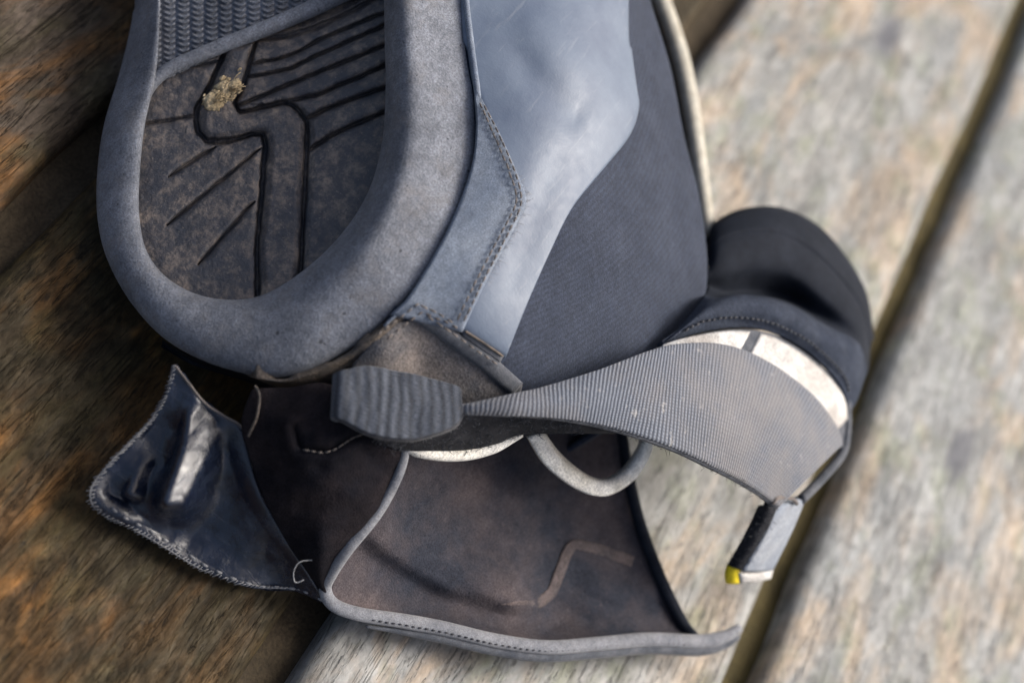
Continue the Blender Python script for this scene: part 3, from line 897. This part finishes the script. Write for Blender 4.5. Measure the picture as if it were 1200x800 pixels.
sheet('cuff_lining', cw_[:, 30:64], NEOD, cuff, .0, .0012)
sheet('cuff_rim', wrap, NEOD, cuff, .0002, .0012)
cs = cru([(800, 389, .0685), (826, 376, .0695), (865, 372, .070), (907, 379, .069), (952, 403, .065), (988, 438, .058), (996, 462, .053)], 160)
stitches('stitching', world(cs), cuff, THRD, .0022, .0016, .00035, .0006)

# cream edge beyond the side
cp = world(cr([(705, -420, .040), (727, -200, .040), (750, -75, .040), (767, -20, .040), (785, 30, .040), (799, 76, .040), (810, 132, .040), (819, 192, .040), (828, 256, .040), (832, 280, .040)], 80))
link('cream_edge', *tube(cp, np.interp(np.arange(80), [0, 60, 79], [.0040, .0033, .0024]), 10, 1.6), CREAM_SUN, boot)
# far flank under it
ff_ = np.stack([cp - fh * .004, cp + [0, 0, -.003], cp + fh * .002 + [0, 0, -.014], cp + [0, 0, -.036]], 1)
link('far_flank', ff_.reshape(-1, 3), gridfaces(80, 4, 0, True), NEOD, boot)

# --- ribbed pull tab
TA, TB, TCc = P(412, 440, .0600), P(538, 455, .0665), P(480, 512, .0615)
TN = np.cross(TB - TA, TCc - TA); TN /= np.linalg.norm(TN); TN = TN if TN @ tocam(TA) > 0 else -TN


def ontab(x, y):
    r = ray(x, y); return CAM + r * (((TA - CAM) @ TN) / (r @ TN))


tt_ = cr([(406, 434), (430, 430), (468, 436), (505, 444), (534, 452), (540, 457)], 96)
tbm = cr([(402, 492), (436, 509), (478, 514), (508, 508), (532, 498), (541, 484)], 96)
tpx = tt_[None] * (1 - np.linspace(0, 1, 60)[:, None, None]) + tbm[None] * np.linspace(0, 1, 60)[:, None, None]
flat_t = np.array([[ontab(*p_) for p_ in r] for r in tpx])
rollv = flat_t[:, 0] - flat_t[:, 6]; rollv /= np.linalg.norm(rollv, axis=1, keepdims=True)
curl = []
for a_ in np.linspace(150, 12, 14):
    a_ = math.radians(a_); curl.append(flat_t[:, 0] + rollv * (.0026 * math.sin(a_)) - TN * (.0026 * (1 - math.cos(a_))))
bulge = np.sin(np.pi * np.linspace(.04, .96, 60))[:, None] * np.linspace(1, .35, 96)[None]
flat_t = flat_t + TN * (.0014 * bulge + .0004 * vnoise(tpx, 22., 17))[..., None]
tw_ = np.concatenate([np.stack(curl, 1) + TN * (.0014 * bulge[:, :1])[..., None], flat_t], 1); tp = np.zeros((60, 110, 3)); nr = normals(tw_)
ph = np.arange(110)[None] / 110 * 2 * math.pi * 11 + np.linspace(0, 1.6, 60)[:, None] + 1.1 * vnoise(np.stack(np.meshgrid(np.arange(60), np.arange(110), indexing='ij'), -1), 16., 5)
tw_ = tw_ + nr * (.00009 * np.sin(ph) * np.clip(1.3 - 1.2 * np.arange(110)[None] / 110, .15, 1))[..., None]
ptab = sheet('pull_tab', tw_, WEB, boot, .0005, .0012, 0)
ptab['label'] = 'short folded pull tab of ribbed grey webbing'
hairs('frayed_fibre', tw_[np.random.randint(0, 60, 260), np.random.randint(20, 110, 260)], ptab, THR, .0014, .00004, 1)
link('tab_edge', *tube(tw_[-1, 10:] - tocam(tw_[-1, 10:]) * .001, .0008, 6), THRD, ptab)

# --- loop pile lining under the strap and its cream edge
pa = cr([(430, 508, .058), (500, 496, .062), (545, 482, .066), (600, 484, .067), (650, 489, .0675), (720, 503, .067)], 70)
pb = cr([(462, 524, .048), (495, 527, .047), (540, 527, .046), (580, 519, .048), (615, 507, .052), (720, 506, .062)], 70)
t = np.linspace(0, 1, 18)[None, :, None]; g = pa[:, None] * (1 - t) + pb[:, None] * t
g[..., 2] += .002 * np.sin(np.pi * t[..., 0])
pw_ = world(g)
lin = sheet('pile_lining', pw_, FUZZ, boot, .0005, .001)
i1, i2 = np.random.randint(0, 60, 1500), np.random.randint(0, 18, 1500)
hairs('loop_pile', pw_[i1, i2] + np.random.normal(0, .0004, (1500, 3)), lin, PILE, .0022, .00009, 2.2)
i1 = np.random.randint(0, 60, 260)
hairs('loop_pile', pw_[i1, np.random.randint(0, 18, 260)] + np.random.normal(0, .0006, (260, 3)), lin, BIND, .0018, .00006, 2.4)
cb = world(cr([(470, 519, .046), (490, 527, .0455), (520, 532, .045), (550, 531, .045), (580, 523, .0465), (612, 509, .050)], 60))
link('cream_edge', *tube(cb, np.interp(np.arange(60), [0, 8, 45, 59], [.0012, .0020, .0018, .0007]), 10, 1.2), CREAM, boot)
# hanging cream loop
la = np.array([[(618, 512, .040), (640, 545, .036), (675, 572, .033), (708, 581, .032), (738, 566, .033), (757, 542, .036), (768, 514, .040)],
               [(631, 507, .041), (651, 535, .037), (682, 560, .034), (708, 567, .033), (732, 555, .034), (750, 532, .037), (760, 507, .041)],
               [(634, 503, .037), (655, 531, .033), (685, 556, .030), (708, 562, .029), (729, 550, .030), (746, 527, .033), (755, 503, .037)]], float)
lw = np.stack([cru(r, 70) for r in la]); lw = cru(lw, 16)
link_loop = sheet('cream_loop', world(lw), CREAM, boot, .0008, .0014, 4)
link_loop['label'] = 'cream coloured loop of lining hanging below the strap'

# --- heel flap, near face
fr = np.array([[(296, 456, .040), (340, 454, .046), (380, 450, .050), (418, 470, .051), (445, 500, .050)],
               [(284, 492, .035), (330, 492, .044), (380, 492, .050), (430, 506, .0505), (476, 522, .0465)],
               [(292, 532, .031), (340, 533, .040), (390, 537, .045), (435, 546, .0445), (467, 556, .0415)],
               [(308, 577, .026), (350, 582, .034), (390, 587, .0385), (420, 593, .0375), (443, 600, .0345)],
               [(334, 628, .021), (356, 632, .026), (378, 636, .0295), (395, 640, .0285), (407, 643, .0265)],
               [(364, 672, .015), (369, 673, .0175), (375, 674, .019), (381, 675, .0185), (386, 676, .0175)],
               [(382, 700, .011), (383, 700, .0115), (384, 700, .012), (385, 700, .012), (386, 700, .0115)]], float)
fg = cru(np.stack([cru(r, 70) for r in fr]), 110)
r1, a1 = segdist(fg[..., :2], [(345, 500), (352, 525), (385, 527), (420, 508), (450, 506)])
r2, a2 = segdist(fg[..., :2], [(300, 500), (320, 560), (350, 620)])
fg[..., 2] += -.0012 * np.exp(-(r1 / 5) ** 2) + .0011 * np.exp(-((r1 - 8) / 9) ** 2) + .001 * vnoise(fg[..., :2], 40., 21) + .0006 * vnoise(fg[..., :2], 17., 22)
flapn = sheet('heel_flap', world(fg), FLAP, boot, .0006, .0012)
flapn['label'] = 'brown stained black fabric heel flap folded outwards'
stitches('stitching', world(cr([(352, 526, .0455), (385, 529, .0475), (420, 510, .052), (450, 508, .0515)], 60)), flapn, THR, .0018, .0014, .0002)
# tan cord at the left edge
link('frayed_edge', *tube(world(cr([(299, 452, .042), (304, 464, .043), (301, 488, .0405), (291, 511, .0355)], 40)), .00038, 7), EDGE, flapn)

# --- heel flap, inner sheet lying on the deck
ir = np.array([[(452, 505, .032), (560, 498, .022), (640, 492, .018), (700, 488, .016), (726, 495, .016)],
               [(452, 560, .027), (560, 560, .017), (640, 560, .013), (700, 560, .013), (738, 565, .014)],
               [(420, 620, .020), (540, 620, .011), (640, 620, .008), (700, 620, .009), (752, 620, .011)],
               [(392, 670, .014), (500, 675, .0065), (600, 682, .006), (700, 682, .008), (776, 682, .009)],
               [(384, 698, .0105), (480, 714, .0048), (600, 730, .0052), (710, 728, .006), (800, 732, .008)],
               [(390, 712, .0095), (470, 728, .009), (600, 756, .012), (720, 755, .012), (812, 748, .011)]], float)
ig = cru(np.stack([cru(r, 110) for r in ir]), 110)
rc, ac = segdist(ig[..., :2], [(425, 620), (470, 652), (520, 680), (590, 703), (632, 707)])
rd, _ = segdist(ig[..., :2], [(440, 655), (520, 705), (640, 725)])
re_, _ = segdist(ig[..., :2], [(592, 706), (628, 704), (645, 690), (658, 662), (670, 640), (690, 638), (742, 656)])
ig[..., 2] += .0004 * np.exp(-(re_ / 7) ** 2) + .0042 * np.clip(np.minimum(ac * 8 + .2, (1 - ac) * 5), 0, 1) * np.where(ig[..., 1] > np.interp(ig[..., 0], [380, 425, 470, 520, 590, 640, 700], [590, 620, 652, 680, 703, 708, 712]), np.exp(-(rc / 13) ** 2), np.exp(-(rc / 42) ** 2)) - .0012 * np.exp(-(rd / 22) ** 2) + .0018 * vnoise(ig[..., :2], 60., 31) + .0010 * np.abs(vnoise(ig[..., :2] @ np.array([[.9, -.4], [.4, .9]]) * np.array([.4, 1]), 26., 32))
ig[..., 2] = np.maximum(ig[..., 2], .0035)
IW = world(ig)
flapi = sheet('flap_lining', IW, FLAPIN, boot, .0006, .0012)
flapi['label'] = 'dusty brown inner face of the open heel flap'
tl = np.array([(585, 707), (628, 705), (645, 691), (658, 662), (670, 641), (690, 639), (742, 657)], float)
tc_ = poly([(585, 707), (632, 706), (646, 694), (668, 640), (676, 636), (742, 657)], 70); tn = np.gradient(tc_, axis=0); tn = np.stack([-tn[:, 1], tn[:, 0]], 1); tn /= np.linalg.norm(tn, axis=1, keepdims=True)
tc_ = tc_ + np.stack([vnoise(tc_, 12., 3), vnoise(tc_, 12., 4)], 1) * 1.2
tq = tc_[:, None] + tn[:, None] * np.linspace(-6.2, 6.2, 7)[None, :, None] * np.clip(np.linspace(0, 4, 70), .05, 1)[:, None, None]
flat_px = ig[..., :2].reshape(-1, 2); flat_h = ig[..., 2].ravel()
th = np.array([[np.average(flat_h[ix], weights=1 / (dd[ix] + .5)) for dd in [np.linalg.norm(flat_px - p_, axis=1)] for ix in [np.argpartition(dd, 6)[:6]]][0] for p_ in tq.reshape(-1, 2)]).reshape(tq.shape[:2])
sheet('lit_crease_strip', world(np.concatenate([tq, th[..., None] + .0007], -1)), CREASE, flapi, .00015, .0008, 2)  # thin strip whose paler colour paints the light on the crease
# bound edges
b1 = world(cr([(477, 521, .047), (467, 556, .042), (443, 600, .035), (407, 644, .027), (388, 672, .0185), (381, 690, .013), (391, 708, .0115), (420, 719, .0115), (470, 727, .0115),
               (520, 736, .0125), (580, 750, .0135), (640, 758, .014), (700, 754, .0135), (760, 749, .013), (820, 751, .013), (850, 745, .0135), (867, 735, .014)], 200))
rad = np.interp(np.arange(200), [0, 60, 90, 110, 190, 199], [.0012, .0018, .0021, .0020, .0022, .0014])
v, f = tube(b1 + tocam(b1) * .0006, rad, 10, .7); bnd = link('edge_binding', v, f, BIND, boot)
bnd['label'] = 'pale grey bound edge of the open heel flap'
b2 = b1[74:].copy(); o_ = P(600, 770, .01) - P(600, 758, .01)
v, f = tube(b2 + o_ * .85 - [0, 0, .0015], np.interp(np.arange(126), [0, 20, 116, 125], [.0004, .0013, .0018, .0012]), 8); link('lower_binding', v, f, BINDD, bnd)
stitches('stitching', b2 + o_ * .35 + tocam(b2) * .0012, bnd, THRD, .0020, .0014, .0003)
b3 = world(cr([(727, 500, .0175), (738, 565, .0155), (752, 620, .0125), (776, 682, .0105), (800, 730, .0095), (814, 748, .012)], 80))
link('right_binding', *tube(b3, .0019, 8, .8), NEOD, flapi)

# --- glossy black backing of the hook tape, stitched along its edge
ea = [(203, 428, .031), (196, 455, .027), (178, 490, .021), (148, 522, .016), (122, 550, .012), (107, 572, .0105), (108, 590, .0085), (125, 605, .0065), (160, 622, .0055), (195, 642, .005),
      (235, 666, .0045), (290, 686, .0045), (345, 690, .006), (384, 706, .0095)]
eb = [(205, 428, .031), (222, 450, .0305), (240, 472, .030), (262, 487, .030), (283, 500, .0305), (290, 520, .029), (297, 548, .027), (306, 576, .025), (320, 602, .0225), (335, 628, .020),
      (350, 651, .0175), (363, 672, .015), (374, 690, .0125), (386, 706, .0105)]
a = cru(ea, 150); b = cru(eb, 150); t = np.linspace(0, 1, 80)[None, :, None]
hg = a[:, None] * (1 - t) + b[:, None] * t


def tent(p, line, w, h):
    r, al = segdist(p, line); return h * np.clip(1 - r / w, 0, 1) * np.clip(np.minimum(al, 1 - al) * 5 + .3, 0, 1)


p2 = hg[..., :2]
HT = tps(ea + eb[::2] + [(240, 478, .0285), (224, 490, .0285), (220, 520, .028), (196, 584, .0265), (212, 582, .0265), (232, 540, .0275), (250, 497, .0285),
          (208, 505, .021), (194, 548, .0155), (186, 580, .0135), (258, 530, .0225), (250, 570, .0165), (228, 598, .0125), (290, 610, .0165),
          (150, 586, .0070), (200, 607, .0085), (260, 640, .0080), (178, 547, .0165), (160, 574, .0150), (140, 560, .0125), (145, 604, .0095), (320, 660, .0095)])
hb_ = HT(p2)
for pg, hv, wd in (([(240, 474), (252, 494), (234, 540), (212, 586), (195, 588), (206, 555), (219, 520), (224, 488)], .0275, 5.), ([(180, 545), (172, 560), (163, 580), (152, 577), (166, 552)], .0150, 4.),
                   ([(108, 578), (130, 588), (165, 606), (150, 606), (112, 592)], .0095, 4.)):
    dd_ = np.where(inside(p2, pg), 0, segdist(p2, pg + pg[:1])[0]); kk = 1 - smooth(0, wd * 2.2, dd_)
    cpx = np.mean(pg, axis=0); c_ = P(cpx[0], cpx[1], hv); hn = tocam(c_) + np.array(sd); hn /= np.linalg.norm(hn)
    hn = hn * .75 + np.array([0, 0, .25]); hn /= np.linalg.norm(hn)
    fp = np.array([(CAM + ray(*p_) * (((c_ - CAM) @ hn) / (ray(*p_) @ hn)))[2] for p_ in p2.reshape(-1, 2)]).reshape(p2.shape[:2])
    hb_ = hb_ * (1 - kk) + fp * kk
k = np.minimum(t[..., 0], 1 - t[..., 0]); k = np.clip(k * 9, 0, 1)
hg[..., 2] = np.maximum(hg[..., 2] * (1 - k) + k * (hb_ + .0006 * np.abs(vnoise(p2 @ np.array([[.8, -.6], [.6, .8]]) * np.array([1, .3]), 26., 41)) + .00025 * vnoise(p2, 13., 42) + .00006 * vnoise(p2, 6., 43)), .0035)
HG = world(hg)
hook = sheet('hook_tape', HG, HOOK, boot, .0007, .0010, 2)
hook['label'] = 'glossy black folded hook tape backing with whipstitched edge'
# whip stitching: a running thread plus ticks over the edge
er = cr(HG[:, 0], 400)
link('edge_thread', *tube(er + tocam(er) * .0007, .00022, 5), THRL, hook)
parts = []
inn = cr(HG[:, 4], 400)
for i in range(2, 398, 4):
    d = er[i] - inn[i]; d /= np.linalg.norm(d); tt = er[i + 1] - er[i - 1]; tt /= np.linalg.norm(tt); d = d + tt * random.uniform(-.2, .7); c = tocam(er[i])
    L = random.uniform(.0005, .0012)
    qv = np.array([er[i] - d * .0012 + c * .0010, er[i] + c * .0013, er[i] + d * L + c * .0005, er[i] + d * L * 1.05 - c * .0008])
    parts.append(tube(qv, .00014, 4))
wh = link('whip_stitching', *merge(parts), THRL, hook); wh['kind'] = 'stuff'
er2 = cr(HG[:70, -1], 160)
link('edge_thread', *tube(er2 + tocam(er2) * .0008, .0004, 5), THR, hook)
st2 = HG[70:, 7]
stitches('stitching', st2 + tocam(st2) * .0008, hook, THRL, .0042, .0018, .0004)
# loose thread curl
lt = world(cr([(378, 657, .0225), (362, 656, .0215), (350, 659, .0205), (344, 670, .0185), (346, 682, .0165), (356, 679, .0175)], 40))
link('loose_thread', *tube(lt + tocam(lt) * .0012, .00018, 6), THRL, hook)

# --- dried mud stuck in the tread
parts = []
import bmesh as _bm
t1 = onsole(280, 100, 0) - onsole(250, 118, 0); t1 /= np.linalg.norm(t1); t2 = np.cross(SN, t1)
for k in range(90):
    u = random.random(); big = k < 16
    x = 243 + 34 * u + random.gauss(0, 2.0 if big else 5); y = 121 - 21 * u + random.gauss(0, 2.5 if big else 6)
    c = onsole(x, y, .0010 if big else .0012 + random.random() * .0012); r = random.uniform(.0016, .0028) if big else random.uniform(.0003, .0008)
    b_ = _bm.new(); _bm.ops.create_icosphere(b_, subdivisions=3 if big else 2, radius=r)
    sx = (random.uniform(.9, 1.5), random.uniform(.6, 1.0), random.uniform(.45, .7))
    sv = random.random() * 99
    vv = []
    for v_ in b_.verts:
        co = np.array(v_.co); wob = 1 + .28 * math.sin(co[0] * 5200 + sv) * math.sin(co[1] * 6100 + sv * 2) + random.uniform(-.09, .09)
        vv.append(c + (t1 * co[0] * sx[0] + t2 * co[1] * sx[1] + SN * co[2] * sx[2]) * wob)
    ff = [tuple(v_.index for v_ in f_.verts) for f_ in b_.faces]; b_.free(); parts.append((np.array(vv), ff))
for k in range(26):
    x = 245 + 34 * random.random(); y = 121 - (x - 245) * .6 + random.gauss(0, 4); a_ = random.uniform(-1.0, .3); L = random.uniform(5, 15)
    q0 = onsole(x, y, .0026); q1 = onsole(x + L * math.cos(a_), y + L * math.sin(a_), .0026 + random.uniform(-.0008, .0012))
    parts.append(tube(np.array([q0, (q0 + q1) / 2 + SN * .0004, q1]), .00014, 4))
v, f = merge(parts)
mud = link('mud_clump', v - onsole(260, 110, 0), f, MUD); mud.location = tuple(onsole(260, 110, 0))
mud['label'] = 'tan clump of dried mud and straw stuck in the heel tread'; mud['category'] = 'mud'
